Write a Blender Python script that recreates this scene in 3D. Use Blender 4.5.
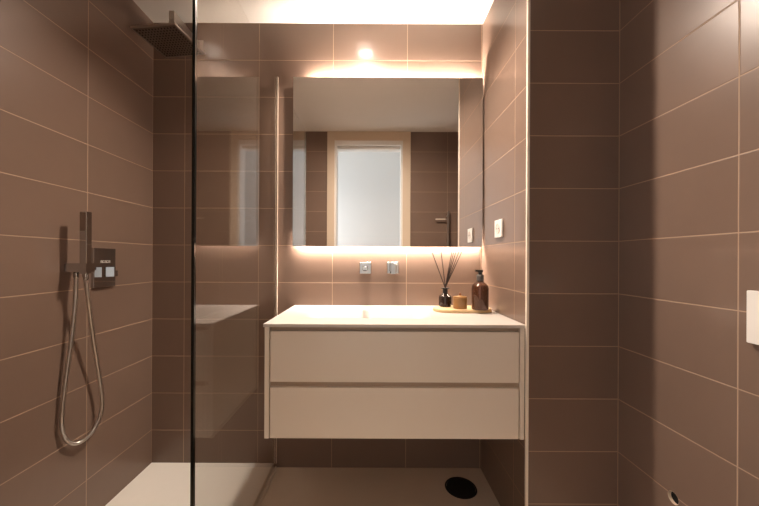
import bpy, bmesh, math
from mathutils import Vector, Matrix

for o in list(bpy.data.objects):
    bpy.data.objects.remove(o)
S = bpy.context.scene
C = S.collection
PI = math.pi

# ------------------------------------------------------------------ camera
F_PX = 323.0
cam_d = bpy.data.cameras.new('camera')
cam = bpy.data.objects.new('camera', cam_d); C.objects.link(cam)
cam_d.sensor_width = 36.0
cam_d.lens = F_PX / 759.0 * 36.0
cam_d.clip_start = 0.01
cam_d.shift_x = (379.5 - 371.2) / 759.0
cam_d.shift_y = (259.1 - 253.0) / 759.0
cam.location = (0, 0, 1.128)
cam.rotation_euler = (PI/2, -0.0045, 0)
S.camera = cam

# ------------------------------------------------------------------ world, exposure
W = bpy.data.worlds.new('daylight'); S.world = W; W.use_nodes = True
W.node_tree.nodes['Background'].inputs[0].default_value = (0.82, 0.90, 1.0, 1)
W.node_tree.nodes['Background'].inputs[1].default_value = 1.0
S.view_settings.view_transform = 'Standard'
S.view_settings.look = 'None'
S.view_settings.gamma = 1.0
S.view_settings.use_curve_mapping = False
S.view_settings.exposure = 0.06
S.cycles.use_denoising = True
S.cycles.max_bounces = 12
S.cycles.diffuse_bounces = 8
S.cycles.glossy_bounces = 6
S.cycles.transparent_max_bounces = 16
S.cycles.sample_clamp_indirect = 6.0
S.cycles.blur_glossy = 0.3

WARM = (1.0, 0.85, 0.73)
LAMP = (1.0, 0.84, 0.71)
E_LAMP = 35.0         # niche downlight, W
E_LED = 560.0         # strip behind the mirror, top edge
E_LED_LOW = 290.0     # strip behind the mirror, bottom edge
E_WINDOW = 30.0       # daylight at the hallway window, W

# daylight entering the hallway through its window
wl = bpy.data.lights.new('hallway_daylight', 'AREA'); wl.shape = 'RECTANGLE'
wl.size = 1.1; wl.size_y = 1.3; wl.energy = E_WINDOW; wl.color = (0.92, 0.96, 1.0)
wlo = bpy.data.objects.new('hallway_daylight', wl); C.objects.link(wlo)
wlo.location = (-1.42, -0.62, 1.45); wlo.rotation_euler = (0, -PI/2, 0)

# ------------------------------------------------------------------ dimensions (metres)
XL, XR, XN = -1.182, 0.941, 0.596      # left wall, right wall, niche side of the pillar
YB, YP, YF = 1.745, 1.228, 0.20        # back wall, pillar face, door wall
H = 2.4
GX = -0.5105                           # glass screen
CT = 0.878                             # top of the washbasin

# ------------------------------------------------------------------ materials
def new_mat(name):
    m = bpy.data.materials.new(name); m.use_nodes = True
    return m, m.node_tree.nodes, m.node_tree.links, m.node_tree.nodes['Principled BSDF']

def srgb(r, g, b):
    f = lambda c: (c/255/12.92) if c/255 <= .04045 else ((c/255+.055)/1.055)**2.4
    return (f(r), f(g), f(b), 1)

def mat(name, col, rough=.5, metal=0., spec=.5, noise=0., scale=40., trans=0., bump=0., coat=0.):
    m, N, Lk, B = new_mat(name)
    B.inputs['Base Color'].default_value = col
    B.inputs['Roughness'].default_value = rough
    B.inputs['Metallic'].default_value = metal
    B.inputs['Specular IOR Level'].default_value = spec
    B.inputs['Transmission Weight'].default_value = trans
    B.inputs['Coat Weight'].default_value = coat
    if noise or bump:
        tc = N.new('ShaderNodeTexCoord'); nz = N.new('ShaderNodeTexNoise')
        nz.inputs['Scale'].default_value = scale; nz.inputs['Detail'].default_value = 4
        Lk.new(tc.outputs['Object'], nz.inputs['Vector'])
        if noise:
            mx = N.new('ShaderNodeMix'); mx.data_type = 'RGBA'
            mx.inputs['A'].default_value = tuple(c*(1-noise) for c in col[:3])+(1,)
            mx.inputs['B'].default_value = tuple(min(1, c*(1+noise)) for c in col[:3])+(1,)
            Lk.new(nz.outputs['Fac'], mx.inputs['Factor']); Lk.new(mx.outputs['Result'], B.inputs['Base Color'])
        if bump:
            bp = N.new('ShaderNodeBump'); bp.inputs['Strength'].default_value = bump
            bp.inputs['Distance'].default_value = .002
            Lk.new(nz.outputs['Fac'], bp.inputs['Height']); Lk.new(bp.outputs['Normal'], B.inputs['Normal'])
    return m

TILE = srgb(121, 100, 87)
GROUT = srgb(176, 150, 128)
def tile_mat(name, axis, origin, tw=.4, th=.2, g=.0013):
    """stack-bonded satin tiles: axis 0 runs along X, 1 along Y; origin is the place of one upright joint"""
    m, N, Lk, B = new_mat(name)
    def M(op, a, b=None, c=None):
        n = N.new('ShaderNodeMath'); n.operation = op
        for i, v in enumerate((a, b, c)):
            if v is None: continue
            if isinstance(v, (int, float)): n.inputs[i].default_value = v
            else: Lk.new(v, n.inputs[i])
        return n.outputs[0]
    tc = N.new('ShaderNodeTexCoord'); sp = N.new('ShaderNodeSeparateXYZ')
    Lk.new(tc.outputs['Object'], sp.inputs[0])
    def edge(coord, off, size):
        v = M('DIVIDE', M('SUBTRACT', coord, off), size)
        fr = M('FRACT', v)
        d = M('MULTIPLY', M('MINIMUM', fr, M('SUBTRACT', 1.0, fr)), size)
        return d, M('FLOOR', v)
    du, iu = edge(sp.outputs[axis], origin, tw)
    dv, iv = edge(sp.outputs[2], 0.0, th)
    d = M('MINIMUM', du, dv)
    mr = N.new('ShaderNodeMapRange'); mr.interpolation_type = 'SMOOTHSTEP'
    mr.inputs['From Min'].default_value = g*.7; mr.inputs['From Max'].default_value = g*1.5
    Lk.new(d, mr.inputs['Value'])
    cb = N.new('ShaderNodeCombineXYZ'); Lk.new(iu, cb.inputs[0]); Lk.new(iv, cb.inputs[1])
    wn = N.new('ShaderNodeTexWhiteNoise'); Lk.new(cb.outputs[0], wn.inputs['Vector'])
    nz = N.new('ShaderNodeTexNoise'); nz.inputs['Scale'].default_value = 9; nz.inputs['Detail'].default_value = 5
    Lk.new(tc.outputs['Object'], nz.inputs['Vector'])
    val = M('ADD', M('MULTIPLY', wn.outputs['Value'], .06), M('MULTIPLY', nz.outputs['Fac'], .10))
    hs = N.new('ShaderNodeHueSaturation'); hs.inputs['Color'].default_value = TILE
    Lk.new(M('ADD', val, .92), hs.inputs['Value'])
    mx = N.new('ShaderNodeMix'); mx.data_type = 'RGBA'
    mx.inputs['A'].default_value = GROUT
    Lk.new(mr.outputs[0], mx.inputs['Factor']); Lk.new(hs.outputs[0], mx.inputs['B'])
    Lk.new(mx.outputs['Result'], B.inputs['Base Color'])
    Lk.new(M('SUBTRACT', .85, M('MULTIPLY', mr.outputs[0], .53)), B.inputs['Roughness'])
    B.inputs['Specular IOR Level'].default_value = .4
    B.inputs['Coat Weight'].default_value = .2; B.inputs['Coat Roughness'].default_value = .05
    mr2 = N.new('ShaderNodeMapRange'); mr2.interpolation_type = 'SMOOTHSTEP'
    mr2.inputs['From Min'].default_value = g*.7; mr2.inputs['From Max'].default_value = g*2.6
    Lk.new(d, mr2.inputs['Value'])
    bp = N.new('ShaderNodeBump'); bp.inputs['Strength'].default_value = .5; bp.inputs['Distance'].default_value = .0012
    Lk.new(mr2.outputs[0], bp.inputs['Height']); Lk.new(bp.outputs['Normal'], B.inputs['Normal'])
    return m

M_BACK = tile_mat('taupe_tile_back', 0, .591)
M_LEFT = tile_mat('taupe_tile_left', 1, YB)
M_NICHE = tile_mat('taupe_tile_niche', 1, YB)
M_PILLAR = tile_mat('taupe_tile_pillar', 0, XR)
M_RIGHT = tile_mat('taupe_tile_right', 1, YP)
M_FRONT = tile_mat('taupe_tile_front', 0, 0.758)
M_CEIL = mat('ceiling_paint', srgb(232, 226, 218), .9, noise=.02, scale=6)
M_PLASTER = mat('hall_plaster', srgb(236, 236, 234), .85, noise=.015, scale=5)
M_FLOOR = mat('beige_microcement', srgb(200, 182, 162), .55, noise=.05, scale=7, bump=.05)
M_HALLFLOOR = mat('hall_floor', srgb(176, 150, 122), .5, noise=.08, scale=5)
M_TRAY = mat('white_mineral_tray', srgb(248, 243, 235), .5, noise=.015, scale=30, bump=.05)
M_FRAME = mat('beige_lacquered_wood', srgb(214, 194, 170), .45)
M_WHITEFRAME = mat('white_lacquer', srgb(232, 228, 222), .4)
M_TRIM = mat('brushed_beige_metal', srgb(216, 200, 182), .4)
M_EDGETRIM = mat('cream_edge_trim', srgb(244, 232, 216), .35)
M_ALU = mat('satin_aluminium', srgb(214, 206, 196), .3, metal=.85)
M_CHROME = mat('chrome', (.52, .51, .50, 1), .07, metal=1)
M_STEEL = mat('brushed_steel', (.60, .56, .52, 1), .28, metal=1)
M_NOZZLE = mat('dark_rubber', (.02, .018, .016, 1), .6)
M_DARKSTEEL = mat('dark_steel_plate', (.34, .29, .25, 1), .3, metal=.9)
M_LACQUER = mat('beige_gloss_lacquer', srgb(238, 227, 212), .16, spec=.5)
M_CARCASS = mat('beige_matt_lacquer', srgb(226, 212, 196), .4)
M_CHANNEL = mat('tan_channel', srgb(178, 158, 138), .4)
M_SOLID = mat('white_solid_surface', srgb(208, 200, 192), .3)
M_PLASTIC = mat('white_plastic', srgb(240, 236, 230), .3)
M_SOCKETIN = mat('socket_well', srgb(216, 208, 200), .4)
M_BLACK = mat('black_satin', (.008, .007, .006, 1), .45)
M_HOLESHADE = mat('black_hole_shade', (.004, .003, .003, 1), .9)  # near-black colour standing in for the shade inside holes
M_EDGE = mat('dark_glass_edge', (.006, .007, .006, 1), .15)
M_WOOD = mat('pale_wood', srgb(222, 190, 142), .5, noise=.12, scale=60)
M_KNOBWOOD = mat('brown_wood', srgb(120, 72, 36), .5, noise=.15, scale=80)
M_AMBER = mat('ochre_glaze', srgb(142, 102, 54), .3, noise=.06, scale=40)
M_SMOKE = mat('smoked_glass', (.035, .022, .016, 1), .06, spec=.6, trans=.35)
M_BROWNGLASS = mat('brown_glass', (.12, .045, .02, 1), .06, spec=.6, trans=.5)
M_REED = mat('dark_reed', (.035, .02, .014, 1), .7)
M_COLLAR = mat('grey_rubber', (.09, .08, .075, 1), .5)
M_DRAIN = mat('black_drain', (.006, .005, .0045, 1), .6)
M_MARK = mat('white_print', srgb(235, 230, 222), .4)

def mirror_mat():
    m, N, Lk, B = new_mat('silvered_mirror')
    B.inputs['Base Color'].default_value = (.88, .88, .87, 1); B.inputs['Metallic'].default_value = 1
    B.inputs['Roughness'].default_value = 0.0
    return m
M_MIRROR = mirror_mat()

def glass_mat():
    """clear sheet: see-through straight ahead, mirror-like at a slant"""
    m, N, Lk, B = new_mat('clear_glass'); N.remove(B)
    out = N['Material Output']
    ge = N.new('ShaderNodeNewGeometry'); dt = N.new('ShaderNodeVectorMath'); dt.operation = 'DOT_PRODUCT'
    Lk.new(ge.outputs['Normal'], dt.inputs[0]); Lk.new(ge.outputs['Incoming'], dt.inputs[1])
    def M(op, a, b):
        n = N.new('ShaderNodeMath'); n.operation = op
        for i, v in enumerate((a, b)):
            if isinstance(v, (int, float)): n.inputs[i].default_value = v
            else: Lk.new(v, n.inputs[i])
        return n.outputs[0]
    ab = N.new('ShaderNodeMath'); ab.operation = 'ABSOLUTE'; Lk.new(dt.outputs['Value'], ab.inputs[0])
    fr = M('ADD', M('MULTIPLY', M('POWER', M('SUBTRACT', 1.0, ab.outputs[0]), 5.0), .96), .04)
    tr = N.new('ShaderNodeBsdfTransparent'); tr.inputs[0].default_value = (.985, .985, .975, 1)
    gl = N.new('ShaderNodeBsdfGlossy'); gl.inputs['Roughness'].default_value = 0.0
    gl.inputs['Color'].default_value = (1, 1, 1, 1)
    mx = N.new('ShaderNodeMixShader'); Lk.new(fr, mx.inputs[0]); Lk.new(tr.outputs[0], mx.inputs[1]); Lk.new(gl.outputs[0], mx.inputs[2])
    Lk.new(mx.outputs[0], out.inputs[0])
    return m
M_GLASS = glass_mat()

def emit_mat(name, col, s):
    m, N, Lk, B = new_mat(name)
    B.inputs['Base Color'].default_value = (0.8, .8, .8, 1)
    B.inputs['Emission Color'].default_value = (*col, 1); B.inputs['Emission Strength'].default_value = s
    return m
M_LAMP = emit_mat('lamp_lens', LAMP, 120.0)
M_LED = emit_mat('led_strip', WARM, E_LED)
M_LED_LOW = emit_mat('led_strip_low', WARM, E_LED_LOW)

# ------------------------------------------------------------------ mesh helpers
def obj(name, bm, m, parent=None, smooth=False, bevel=0., seg=2):
    me = bpy.data.meshes.new(name)
    if parent is not None:
        bmesh.ops.translate(bm, verts=bm.verts, vec=-world_loc(parent))
    bmesh.ops.recalc_face_normals(bm, faces=bm.faces)
    bm.to_mesh(me); bm.free()
    for mm in (m if isinstance(m, (list, tuple)) else [m]): me.materials.append(mm)
    o = bpy.data.objects.new(name, me); C.objects.link(o)
    if parent is not None: o.parent = parent
    if smooth:
        for p in me.polygons: p.use_smooth = True
        try: me.set_sharp_from_angle(angle=math.radians(38))
        except Exception: pass
    if bevel:
        b = o.modifiers.new('edge', 'BEVEL'); b.width = bevel; b.segments = seg; b.limit_method = 'ANGLE'
        for p in me.polygons: p.use_smooth = True
        wn = o.modifiers.new('normals', 'WEIGHTED_NORMAL'); wn.keep_sharp = True
    return o

def world_loc(o):
    v = Vector(o.location)
    while o.parent is not None:
        o = o.parent; v += Vector(o.location)
    return v

def struct(name, bm, m, parent=None, **k):
    o = obj(name, bm, m, parent, **k)
    if parent is None: o['kind'] = 'structure'
    return o

def tag(o, label, cat, group=None):
    o['label'] = label; o['category'] = cat
    if group: o['group'] = group
    return o

def thing(name, label, cat, loc, group=None):
    o = bpy.data.objects.new(name, None); o.empty_display_size = .05
    C.objects.link(o); o.location = loc
    return tag(o, label, cat, group)

def box(bm, x0, x1, y0, y1, z0, z1, M=None):
    vs = [bm.verts.new((x, y, z)) for x in (x0, x1) for y in (y0, y1) for z in (z0, z1)]
    if M is not None:
        for v in vs: v.co = M @ v.co
    fs = []
    for q in ((0,1,3,2), (4,6,7,5), (0,4,5,1), (2,3,7,6), (0,2,6,4), (1,5,7,3)):
        fs.append(bm.faces.new([vs[i] for i in q]))
    return fs

def bx(*a, M=None):
    bm = bmesh.new(); box(bm, *a, M=M); return bm

def lathe(bm, prof, c, axis='z', n=32, cap=True):
    """prof: (radius, height) pairs turned about an axis through c"""
    rings = []
    for r, h in prof:
        ring = []
        for k in range(n):
            a = 2*PI*k/n
            if axis == 'z': p = (c[0]+r*math.cos(a), c[1]+r*math.sin(a), c[2]+h)
            elif axis == 'x': p = (c[0]+h, c[1]+r*math.cos(a), c[2]+r*math.sin(a))
            else: p = (c[0]+r*math.cos(a), c[1]+h, c[2]+r*math.sin(a))
            ring.append(bm.verts.new(p))
        rings.append(ring)
    for a, b in zip(rings, rings[1:]):
        for k in range(n):
            bm.faces.new((a[k], a[(k+1) % n], b[(k+1) % n], b[k]))
    if cap:
        bm.faces.new(rings[0]); bm.faces.new(rings[-1])
    return bm

def lt(prof, c, axis='z', n=32, cap=True):
    return lathe(bmesh.new(), prof, c, axis, n, cap)

def spline(pts, per=10):
    P = [Vector(p) for p in pts]; out = []
    for i in range(len(P)-1):
        p0 = P[max(i-1, 0)]; p1 = P[i]; p2 = P[i+1]; p3 = P[min(i+2, len(P)-1)]
        for k in range(per):
            t = k/per
            out.append(.5*((2*p1)+(p2-p0)*t+(2*p0-5*p1+4*p2-p3)*t*t+(3*p1-p0-3*p2+p3)*t**3))
    out.append(P[-1]); return out

def tube(bm, pts, r, n=10):
    rings = []; up = Vector((.31, .22, .92)).normalized(); u = None
    for i, p in enumerate(pts):
        t = (pts[min(i+1, len(pts)-1)]-pts[max(i-1, 0)]).normalized()
        if u is None: u = t.cross(up).normalized()
        else: u = (u-t*u.dot(t)).normalized()
        w = t.cross(u)
        rr = r(i) if callable(r) else r
        rings.append([bm.verts.new(p+(u*math.cos(2*PI*k/n)+w*math.sin(2*PI*k/n))*rr) for k in range(n)])
    for a, b in zip(rings, rings[1:]):
        for k in range(n): bm.faces.new((a[k], a[(k+1) % n], b[(k+1) % n], b[k]))
    bm.faces.new(rings[0]); bm.faces.new(rings[-1])
    return bm

# ------------------------------------------------------------------ the setting
T = .12
struct('wall_left', bx(XL-T, XL, YF-T, YB+T, 0, H), M_LEFT)
struct('wall_back', bx(XL-T, XR+T, YB, YB+T, 0, H), M_BACK)
struct('wall_right', bx(XR, XR+T, YF-T, YP+.02, 0, H), M_RIGHT)
# the tiled pillar that closes the niche: its niche side and its front carry their own joints
bm = bmesh.new()
fs = box(bm, XN, XR+T, YP, YB, 0, H)
for f in fs:
    f.material_index = 1 if abs(f.normal.y) > .5 or abs(f.calc_center_median().y-YP) < 1e-4 else 0
struct('wall_pillar', bm, [M_NICHE, M_PILLAR])
struct('trim_1', bx(XN-.006, XN+.003, YP-.004, YP+.006, 0, H), M_EDGETRIM)
# door wall with its opening
D0, D1, DZ = -.372, .313, 2.31
bm = bmesh.new()
box(bm, XL-T, D0, YF-T, YF, 0, H); box(bm, D1, XR+T, YF-T, YF, 0, H); box(bm, D0, D1, YF-T, YF, DZ, H)
struct('wall_front', bm, M_FRONT)
# door casing: beige surround to the ceiling, white jamb inside it
bm = bmesh.new()
box(bm, -.442, D0+.002, YF, YF+.012, 0, H-.001); box(bm, D1-.002, .388, YF, YF+.012, 0, H-.001); box(bm, D0+.002, D1-.002, YF, YF+.012, DZ, H-.001)
door = struct('door_1', bm, M_FRAME, bevel=.0015)
bm = bmesh.new()
box(bm, D0, D0+.024, YF-T-.005, YF+.006, 0, DZ); box(bm, D1-.02, D1, YF-T-.005, YF+.006, 0, DZ)
box(bm, D0+.024, D1-.02, YF-.03, YF+.006, DZ-.045, DZ); box(bm, D0+.024, D1-.02, YF-T-.005, YF-.045, DZ-.072, DZ)
obj('jamb', bm, M_WHITEFRAME, door, bevel=.0015)
struct('ceiling', bx(XL-T, XR+T, YF-T, YB+T, H, H+.1), M_CEIL)
struct('floor', bx(XL-T, XR+T, YF-T, YB+T, -.1, 0), M_FLOOR)
# hallway behind the camera, with a window in its side
HX0, HX1, HY0, HY1 = -1.35, 1.0, -1.25, YF-T
struct('floor_hallway', bx(HX0-T, HX1+T, HY0-T, HY1, -.1, 0), M_HALLFLOOR)
struct('ceiling_hallway', bx(HX0-T, HX1+T, HY0-T, HY1, 2.75, 2.85), M_PLASTER)
struct('wall_hallway_far', bx(HX0-T, HX1+T, HY0-T, HY0, 0, 2.75), M_PLASTER)
struct('wall_hallway_side', bx(HX1, HX1+T, HY0, HY1, 0, 2.75), M_PLASTER)
struct('wall_hallway_top', bx(HX0-T, HX1+T, HY1-.02, HY1, H, 2.75), M_PLASTER)
bm = bmesh.new()
box(bm, HX0-T, HX0, HY0, -1.17, 0, 2.75); box(bm, HX0-T, HX0, -.07, HY1, 0, 2.75)
box(bm, HX0-T, HX0, -1.17, -.07, 0, .8); box(bm, HX0-T, HX0, -1.17, -.07, 2.1, 2.75)
struct('wall_hallway_window', bm, M_PLASTER)

# ------------------------------------------------------------------ shower tray and glass screen
bm = bx(XL+.001, GX-.010, .80, YB-.001, 0, .026)
tray = tag(obj('shower_tray', bm, M_TRAY, bevel=.004), 'low white stone shower tray on the floor behind the glass screen', 'shower tray')

scr = thing('shower_screen', 'clear fixed glass shower screen with a dark front edge beside the vanity', 'shower screen', (GX, 1.33, 0))
obj('glass_pane', bx(GX-.004, GX+.004, .934, YB-.006, .016, 2.105), M_GLASS, scr)
obj('edge_strip', bx(GX-.0042, GX+.0042, .924, .934, .016, 2.107), M_EDGE, scr)
bm = bmesh.new(); box(bm, GX-.006, GX-.0042, YB-.014, YB-.0005, .027, 2.105); box(bm, GX+.0042, GX+.006, YB-.014, YB-.0005, .027, 2.105)
obj('wall_profile', bm, M_TRIM, scr)
bm = bmesh.new(); box(bm, GX-.0095, GX-.0045, .924, YB-.0225, 0.0, .034); box(bm, GX+.0045, GX+.0095, .924, YB-.0225, 0, .022)
obj('floor_profile', bm, M_TRIM, scr)

# ------------------------------------------------------------------ vanity
VX0, VX1, VY0 = -.408, .591, 1.240
ZT, ZB = .866, .437
van = thing('vanity_cabinet', 'wall-hung gloss beige vanity cabinet with two handleless drawers under the washbasin', 'cabinet', (.09, 1.5, ZB))
bm = bmesh.new(); box(bm, VX0, VX0+.0175, VY0, YB-.001, ZB, ZT); obj('side_panel', bm, M_LACQUER, van, bevel=.001)
bm = bmesh.new(); box(bm, VX1-.0175, VX1, VY0, YB-.001, ZB, ZT); obj('side_panel', bm, M_LACQUER, van, bevel=.001)
a0, a1 = VX0+.0185, VX1-.0185
bm = bmesh.new()
box(bm, a0, a1, YB-.02, YB-.001, ZB+.004, ZT-.001)            # back
box(bm, a0, a1, VY0+.03, YB-.021, ZB+.004, ZB+.018)           # bottom
obj('carcass', bm, M_CARCASS, van)
obj('handle_channel', bx(a0, a1, VY0+.017, VY0+.029, .8502, ZT-.0005), M_CHANNEL, van)
obj('handle_channel', bx(a0, a1, VY0+.016, VY0+.029, .6334, .6541), M_CHANNEL, van)
for z0, z1 in ((.6545, .8495), (ZB+.001, .633)):
    obj('drawer', bx(VX0+.0215, VX1-.0215, VY0+.001, VY0+.021, z0, z1), M_LACQUER, van, bevel=.0012)

# washbasin: one slab with the basin pressed into it
BX0, BX1, BY0, BY1 = -.412, .5935, 1.235, YB-.0008
bm = bmesh.new()
nx, ny = 126, 66
cx, cy, hx, hy, rc = -.015, 1.515, .285, .15, .06
def basin_depth(x, y):
    qx, qy = abs(x-cx)-hx+rc, abs(y-cy)-hy+rc
    d = math.hypot(max(qx, 0), max(qy, 0))+min(max(qx, qy), 0)-rc       # signed distance to the rounded rim
    t = min(1, max(0, -d/.075)); t = t*t*(3-2*t)
    return .085*t
gv = []
for j in range(ny+1):
    row = []
    for i in range(nx+1):
        x = BX0+(BX1-BX0)*i/nx; y = BY0+(BY1-BY0)*j/ny
        row.append(bm.verts.new((x, y, CT-basin_depth(x, y))))
    gv.append(row)
for j in range(ny):
    for i in range(nx): bm.faces.new((gv[j][i], gv[j][i+1], gv[j+1][i+1], gv[j+1][i]))
rim = [gv[0][i] for i in range(nx+1)]+[gv[j][nx] for j in range(1, ny+1)]+[gv[ny][i] for i in range(nx-1, -1, -1)]+[gv[j][0] for j in range(ny-1, 0, -1)]
low = [bm.verts.new((v.co.x, v.co.y, CT-.0115)) for v in rim]
for k in range(len(rim)):
    k2 = (k+1) % len(rim); bm.faces.new((rim[k], low[k], low[k2], rim[k2]))
basin = thing('washbasin', 'white one-piece washbasin top with shallow basin on the beige vanity', 'washbasin', (.09, 1.49, ZT))
obj('basin_top', bm, M_SOLID, basin, smooth=True)
obj('basin_waste', lt([(.0, 0), (.03, 0), (.032, .002), (.03, .004), (0, .005)], (cx, cy, CT-.0845), n=32, cap=False), M_CHROME, basin, smooth=True)

# ------------------------------------------------------------------ wall taps
sp = thing('basin_spout', 'square chrome basin spout on the tiled wall below the mirror', 'tap', (-.031, YB, 1.080))
obj('wall_plate', bx(-.031-.031, -.031+.031, YB-.010, YB, 1.080-.031, 1.080+.031), M_CHROME, sp, bevel=.002)
obj('spout', bx(-.031-.014, -.031+.014, YB-.155, YB-.010, 1.080-.008, 1.080+.012), M_CHROME, sp, bevel=.002)
obj('aerator', lt([(.009, 0), (.009, .004)], (-.031, YB-.138, 1.080-.0115), n=20), M_BLACK, sp)
hd = thing('basin_mixer', 'square chrome tap lever to the right of the basin spout', 'tap', (.117, YB, 1.082))
obj('wall_plate', bx(.117-.031, .117+.031, YB-.010, YB, 1.082-.031, 1.082+.031), M_CHROME, hd, bevel=.002)
bm = bmesh.new(); box(bm, .117-.019, .117+.019, YB-.04, YB-.010, 1.082-.019, 1.082+.019)
obj('valve_body', bm, M_CHROME, hd, bevel=.002)
obj('lever', bx(.117-.014, .117+.014, YB-.052, YB-.041, 1.082-.032, 1.082+.022), M_CHROME, hd, bevel=.002)

# ------------------------------------------------------------------ mirror
MX0, MX1, MZ0, MZ1, MY = -.417, .589, 1.194, 2.091, 1.712
mir = thing('wall_mirror', 'large rectangular back-lit mirror on the wall above the washbasin', 'mirror', (.088, YB, MZ0))
obj('mirror_pane', bx(MX0, MX1, MY, MY+.005, MZ0, MZ1), M_MIRROR, mir)
obj('back_box', bx(MX0+.03, MX1-.03, MY+.0052, YB-.0005, MZ0+.014, MZ1-.016), M_ALU, mir)
obj('led_strip', bx(-.32, .572, MY+.007, MY+.017, MZ1-.0155, MZ1-.0142), M_LED, mir)
obj('led_strip', bx(-.402, .578, MY+.007, MY+.017, MZ0+.0112, MZ0+.0125), M_LED_LOW, mir)

# ------------------------------------------------------------------ ceiling downlight over the basin
dl = thing('recessed_downlight', 'small round recessed ceiling downlight above the washbasin', 'ceiling light', (-.04, 1.496, H))
obj('bezel', lt([(.052, 0), (.052, -.004), (.044, -.006), (.042, -.001)], (-.04, 1.496, H), n=40, cap=False), M_ALU, dl, smooth=True)
obj('lens', lt([(.0415, -.001), (.0415, -.0025)], (-.04, 1.496, H), n=40), M_LAMP, dl)
ll = bpy.data.lights.new('downlight_beam', 'AREA'); ll.shape = 'DISK'; ll.size = .078
ll.energy = E_LAMP; ll.color = LAMP; ll.spread = math.radians(138)
llo = bpy.data.objects.new('downlight_beam', ll); C.objects.link(llo); llo.parent = dl
llo.location = (0, 0, -.008); llo.rotation_euler = (math.radians(-18), 0, 0)      # tilted spot

# ------------------------------------------------------------------ tray, diffuser, jar, soap bottle
def stadium(bm, cx, cy, hx, hy, z0, z1, n=16):
    pts = []
    for s in (1, -1):
        for k in range(n+1):
            a = -PI/2+PI*k/n
            pts.append((cx+s*(hx-hy+hy*math.cos(a)), cy+s*hy*math.sin(a)))
    lo = [bm.verts.new((x, y, z0)) for x, y in pts]; hi = [bm.verts.new((x, y, z1)) for x, y in pts]
    bm.faces.new(lo); bm.faces.new(hi)
    for k in range(len(pts)):
        k2 = (k+1) % len(pts); bm.faces.new((lo[k], lo[k2], hi[k2], hi[k]))
    return bm
TZ = CT+.0155
tag(obj('wooden_tray', stadium(bmesh.new(), .442, 1.575, .141, .075, CT+.0003, TZ), M_WOOD, bevel=.003), 'pale wooden oval tray on the right end of the washbasin', 'tray')

dx, dy = .369, 1.607
df = thing('reed_diffuser', 'dark glass reed diffuser with thin brown sticks on the wooden tray', 'reed diffuser', (dx, dy, TZ))
obj('bottle', lt([(0, .0003), (.028, .0003), (.031, .004), (.0315, .045), (.029, .054), (.017, .062), (.0125, .066)], (dx, dy, TZ), n=36, cap=False), M_SMOKE, df, smooth=True)
obj('neck', lt([(.0125, .0655), (.0125, .090), (.021, .0905), (.021, .0935), (.008, .0935)], (dx, dy, TZ), n=32, cap=False), M_BLACK, df, smooth=True)
for tx, ty, tz in ((.304, 1.612, 1.163), (.351, 1.622, 1.166), (.400, 1.60, 1.168), (.411, 1.612, 1.163), (.419, 1.60, 1.164), (.438, 1.612, 1.168), (.450, 1.605, 1.167)):
    top = Vector((tx, ty, tz)); bot = Vector((dx-(tx-dx)*.10, dy-(ty-dy)*.3, TZ+.075))
    obj('reed', tube(bmesh.new(), [bot, (bot+top)/2, top], .0022, 6), M_REED, df)

jx, jy = .427, 1.548
jr = thing('ceramic_jar', 'small ochre jar with a lid between the diffuser and soap bottle', 'jar', (jx, jy, TZ))
obj('jar_body', lt([(0, .0003), (.0305, .0003), (.0325, .003), (.0325, .0495), (.031, .0505), (0, .0505)], (jx, jy, TZ), n=36, cap=False), M_AMBER, jr, smooth=True)
ld = obj('lid', lt([(.0, .051), (.0325, .051), (.0328, .056), (.031, .0575), (.012, .0605), (.0075, .064), (0, .0642)], (jx, jy, TZ), n=36, cap=False), M_AMBER, jr, smooth=True)
obj('knob', lt([(0, .0643), (.005, .0643), (.0062, .067), (.0062, .072), (.004, .0745), (0, .075)], (jx, jy, TZ), n=20, cap=False), M_KNOBWOOD, ld, smooth=True)

bx_, by_ = .513, 1.520
sb = thing('soap_dispenser', 'brown glass soap bottle with a black pump on the wooden tray', 'soap bottle', (bx_, by_, TZ))
obj('bottle', lt([(0, .0003), (.036, .0003), (.0385, .005), (.0388, .100), (.036, .112), (.027, .122), (.0165, .129), (.0145, .133), (.0145, .136)], (bx_, by_, TZ), n=40, cap=False), M_BROWNGLASS, sb, smooth=True)
obj('collar', lt([(0, .136), (.0165, .136), (.0165, .160), (.013, .164), (0, .164)], (bx_, by_, TZ), n=28, cap=False), M_COLLAR, sb, smooth=True)
pm = lt([(0, .164), (.0085, .164), (.0085, .174), (.013, .175), (.013, .186), (0, .187)], (bx_, by_, TZ), n=24, cap=False)
box(pm, bx_-.022, bx_+.010, by_-.006, by_+.006, TZ+.178, TZ+.186)
obj('pump', pm, M_BLACK, sb, smooth=True)

# ------------------------------------------------------------------ socket in the niche
sy, sz = 1.497, 1.272
so = thing('power_socket', 'white square power socket on the tiled side of the niche by the mirror', 'power socket', (XN, sy, sz))
bm = bx(XN-.010, XN-.0005, sy-.041, sy+.041, sz-.041, sz+.041)
obj('cover_frame', bm, M_PLASTIC, so, bevel=.002)
obj('insert', lt([(.0, -.0106), (.0195, -.0106), (.0215, -.0125), (.0235, -.0125), (.0235, -.0098)], (XN, sy, sz), axis='x', n=32, cap=False), M_SOCKETIN, so, smooth=True)
bm = bmesh.new()
for d in (-.0095, .0095): lathe(bm, [(.0028, -.0112), (.0028, -.0107)], (XN, sy+d, sz), 'x', 12)
obj('contact_holes', bm, M_HOLESHADE, so)  # black dots painted as the shade in the pin holes

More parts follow.
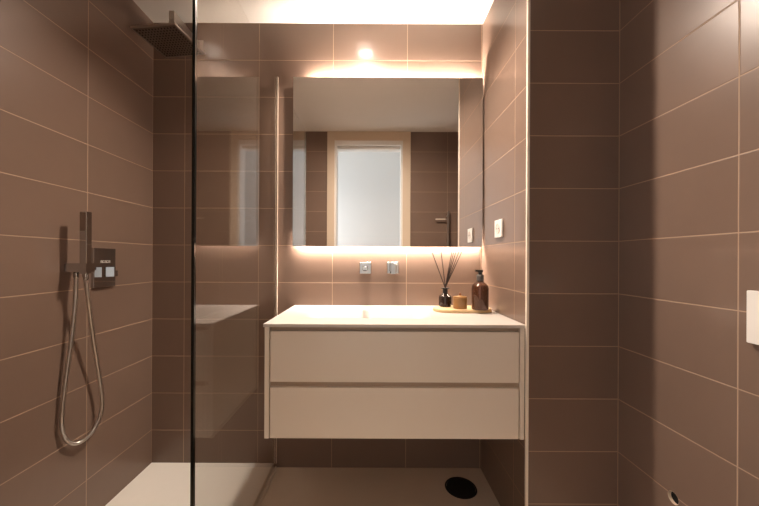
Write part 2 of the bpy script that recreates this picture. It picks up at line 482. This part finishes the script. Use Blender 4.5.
# ------------------------------------------------------------------ toilet flush plate, pipe outlet, floor drain
fp = thing('flush_plate', 'white rectangular flush plate on the right tiled wall', 'flush plate', (XR, .69, .99))
obj('plate', bx(XR-.012, XR-.0005, .575, .800, .926, 1.055), M_PLASTIC, fp, bevel=.002)
obj('button', bx(XR-.0145, XR-.0125, .593, .680, .944, 1.037), M_PLASTIC, fp, bevel=.001)
obj('button', bx(XR-.0145, XR-.0125, .684, .765, .944, 1.037), M_PLASTIC, fp, bevel=.001)
# the round hole is cut through the wall tile
cut = obj('cutter', lt([(.0190, -.05), (.0190, .040)], (XR, 1.003, .391), 'x', 32), M_RIGHT)
wr = bpy.data.objects['wall_right']
md = wr.modifiers.new('hole', 'BOOLEAN'); md.operation = 'DIFFERENCE'; md.object = cut; md.solver = 'EXACT'
dg = bpy.context.evaluated_depsgraph_get()
nm = bpy.data.meshes.new_from_object(wr.evaluated_get(dg))
wr.modifiers.clear(); wr.data = nm; bpy.data.objects.remove(cut)
po = thing('pipe_outlet', 'small round open pipe outlet low on the right tiled wall', 'pipe outlet', (XR, 1.003, .391))
obj('sleeve', lt([(.0189, .0006), (.0189, .038), (.0178, .038), (.0178, .0006), (.0189, .0006)], (XR, 1.003, .391), 'x', 32, cap=False), M_FRAME, po, smooth=True)
obj('bore_shade', lt([(.0176, .010), (.0176, .016)], (XR, 1.003, .391), 'x', 28), M_HOLESHADE, po)  # black disc closing the pipe, coloured as the shade deeper inside
fd = thing('floor_drain', 'round black drain cover on the floor under the vanity', 'floor drain', (0.448, 1.597, 0))
obj('cover', lt([(0, .003), (.066, .003), (.0685, .0015), (.0685, .0003)], (0.448, 1.597, 0), n=48, cap=False), M_DRAIN, fd, smooth=True)
obj('rim', lt([(.0695, .0003), (.0695, .003), (.076, .003), (.0775, .0003)], (0.448, 1.597, 0), n=48, cap=False), M_DRAIN, fd, smooth=True)

# ------------------------------------------------------------------ towel rail on the door wall, seen in the mirror
tr = thing('towel_rail', 'slim upright chrome towel rail with a short arm, reflected in the mirror', 'towel rail', (.757, YF, .55))
obj('post', bx(.748, .766, YF+.035, YF+.052, .55, 1.60), M_STEEL, tr, bevel=.003)
obj('arm', bx(.632, .727, YF+.040, YF+.050, 1.518, 1.530), M_TRIM, tr, bevel=.002)
obj('arm_pivot', bx(.727, .748, YF+.0405, YF+.0495, 1.5185, 1.5295), M_DARKSTEEL, tr)
for z in (.62, 1.56):
    obj('wall_bracket', bx(.750, .764, YF, YF+.035, z-.008, z+.008), M_STEEL, tr)

# ------------------------------------------------------------------ rain shower
rs = thing('rain_shower_head', 'square steel rain shower head on a wall arm high in the shower', 'shower head', (-.94, 1.525, 2.15))
R5 = Matrix.Translation((-.946, 1.512, 0)) @ Matrix.Rotation(math.radians(-6.5), 4, 'Z')
obj('head_plate', bx(-.106, .106, -.106, .106, 2.139, 2.148, M=R5), M_STEEL, rs, bevel=.0015)
bm = bmesh.new()
for i in range(13):
    for j in range(13):
        p = R5 @ Vector((-.0888+.0148*i, -.0888+.0148*j, 0))
        lathe(bm, [(.0036, 2.1376), (.0026, 2.1355)], (p.x, p.y, 0), 'z', 6)
nz = obj('nozzles', bm, M_NOZZLE, rs); nz['kind'] = 'stuff'
obj('spray_face', bx(-.099, .099, -.099, .099, 2.1378, 2.1389, M=R5), M_DARKSTEEL, rs)
ax = -.94
obj('arm', bx(ax-.013, ax+.013, 1.512, YB-.008, 2.246, 2.288), M_STEEL, rs, bevel=.0015)
obj('drop_pipe', bx(ax-.013, ax+.013, 1.512, 1.540, 2.1485, 2.2455), M_STEEL, rs, bevel=.0015)
obj('wall_flange', bx(ax-.032, ax+.032, YB-.008, YB-.0005, 2.237, 2.301), M_STEEL, rs, bevel=.0015)

# ------------------------------------------------------------------ hand shower, its holder, mixer
WY = 1.257
ho = thing('shower_holder', 'chrome wall holder gripping the hand shower on the left tiled wall', 'shower holder', (XL, WY, 1.09))
obj('wall_plate', bx(XL+.0003, XL+.012, WY-.016, WY+.016, 1.076, 1.104), M_CHROME, ho, bevel=.0015)
bm = bmesh.new()
box(bm, XL+.0125, XL+.055, WY-.020, WY+.020, 1.073, 1.107)
box(bm, XL+.055, XL+.0895, WY-.020, WY-.0155, 1.073, 1.107); box(bm, XL+.055, XL+.0895, WY+.0155, WY+.020, 1.073, 1.107)
box(bm, XL+.0862, XL+.0895, WY-.0155, WY+.0155, 1.073, 1.107)
obj('clamp', bm, M_CHROME, ho)
obj('outlet', lt([(.0075, 0), (.0095, -.004), (.0095, -.020), (.008, -.022)], (XL+.034, WY, 1.0728), n=20), M_CHROME, ho, smooth=True)

wx = XL+.0706
hs = thing('hand_shower', 'slim square chrome hand shower with a looping metal hose', 'hand shower', (wx, WY, 1.06))
obj('wand', bx(wx-.0135, wx+.0135, WY-.0125, WY+.0125, 1.066, 1.307), M_CHROME, hs, bevel=.002)
obj('spray_strip', bx(wx-.012, wx+.012, WY-.0135, WY-.0126, 1.232, 1.304), M_DARKSTEEL, hs)
obj('hose_nut', lt([(.0095, 1.066), (.0095, 1.046), (.0075, 1.042)], (wx, WY, 0), n=20), M_CHROME, hs, smooth=True)
px = [(76, 280, -1.148), (75.5, 300, -1.150), (72.5, 335, -1.155), (68.5, 365, -1.160), (64.5, 395, -1.164), (62.5, 418, -1.166), (63, 432, -1.166), (67, 441, -1.165), (74, 445, -1.163), (83, 442.5, -1.160), (93, 433, -1.157),
      (100.5, 418, -1.154), (102.8, 402, -1.150), (100.5, 382, -1.146), (96, 355, -1.138), (91.5, 325, -1.126), (88.2, 300, -1.115), (86.8, 280, -1.1103)]
path = []
for u, v, x in px:
    s = (u-371.2)/x; path.append((x, F_PX/s, 1.128-(v-259.1)/s))
path[0] = (XL+.034, WY, 1.0500); path[-1] = (wx, WY, 1.044)
sp_ = spline(path, 24)
obj('hose', tube(bmesh.new(), sp_, lambda i: .0068+(.0004 if i % 2 else -.0004), 12), M_STEEL, hs, smooth=True)

mx_ = thing('shower_mixer', 'rectangular dark chrome shower mixer plate beside the hand shower', 'shower mixer', (XL, 1.421, 1.085))
obj('plate', bx(XL+.0003, XL+.012, 1.363, 1.479, 1.0, 1.17), M_CHROME, mx_, bevel=.0015)
bm = bmesh.new()
prof = [(1.366, .0122), (1.381, .0305), (1.392, .0305), (1.395, .024), (1.410, .024), (1.428, .046), (1.436, .046), (1.446, .0122)]
lo = [bm.verts.new((XL+x, y, 1.046)) for y, x in prof]; hi = [bm.verts.new((XL+x, y, 1.088)) for y, x in prof]
bm.faces.new(lo); bm.faces.new(hi)
for k in range(len(prof)):
    k2 = (k+1) % len(prof); bm.faces.new((lo[k], lo[k2], hi[k2], hi[k]))
obj('knob', bm, M_CHROME, mx_)
obj('lever', bx(XL+.020, XL+.032, 1.447, 1.468, 1.046, 1.072), M_CHROME, mx_, bevel=.002)
bm = bmesh.new()
for k, w in enumerate((.008, .008, .008, .008, .008)):
    y = 1.397+.0105*k
    box(bm, XL+.012, XL+.0126, y, y+.0022, 1.106, 1.117); box(bm, XL+.012, XL+.0126, y, y+w, 1.115, 1.117)
    if k % 2: box(bm, XL+.012, XL+.0126, y, y+w, 1.106, 1.108)
    else: box(bm, XL+.012, XL+.0126, y+w-.0022, y+w, 1.106, 1.117)
obj('printed_mark', bm, M_MARK, mx_)
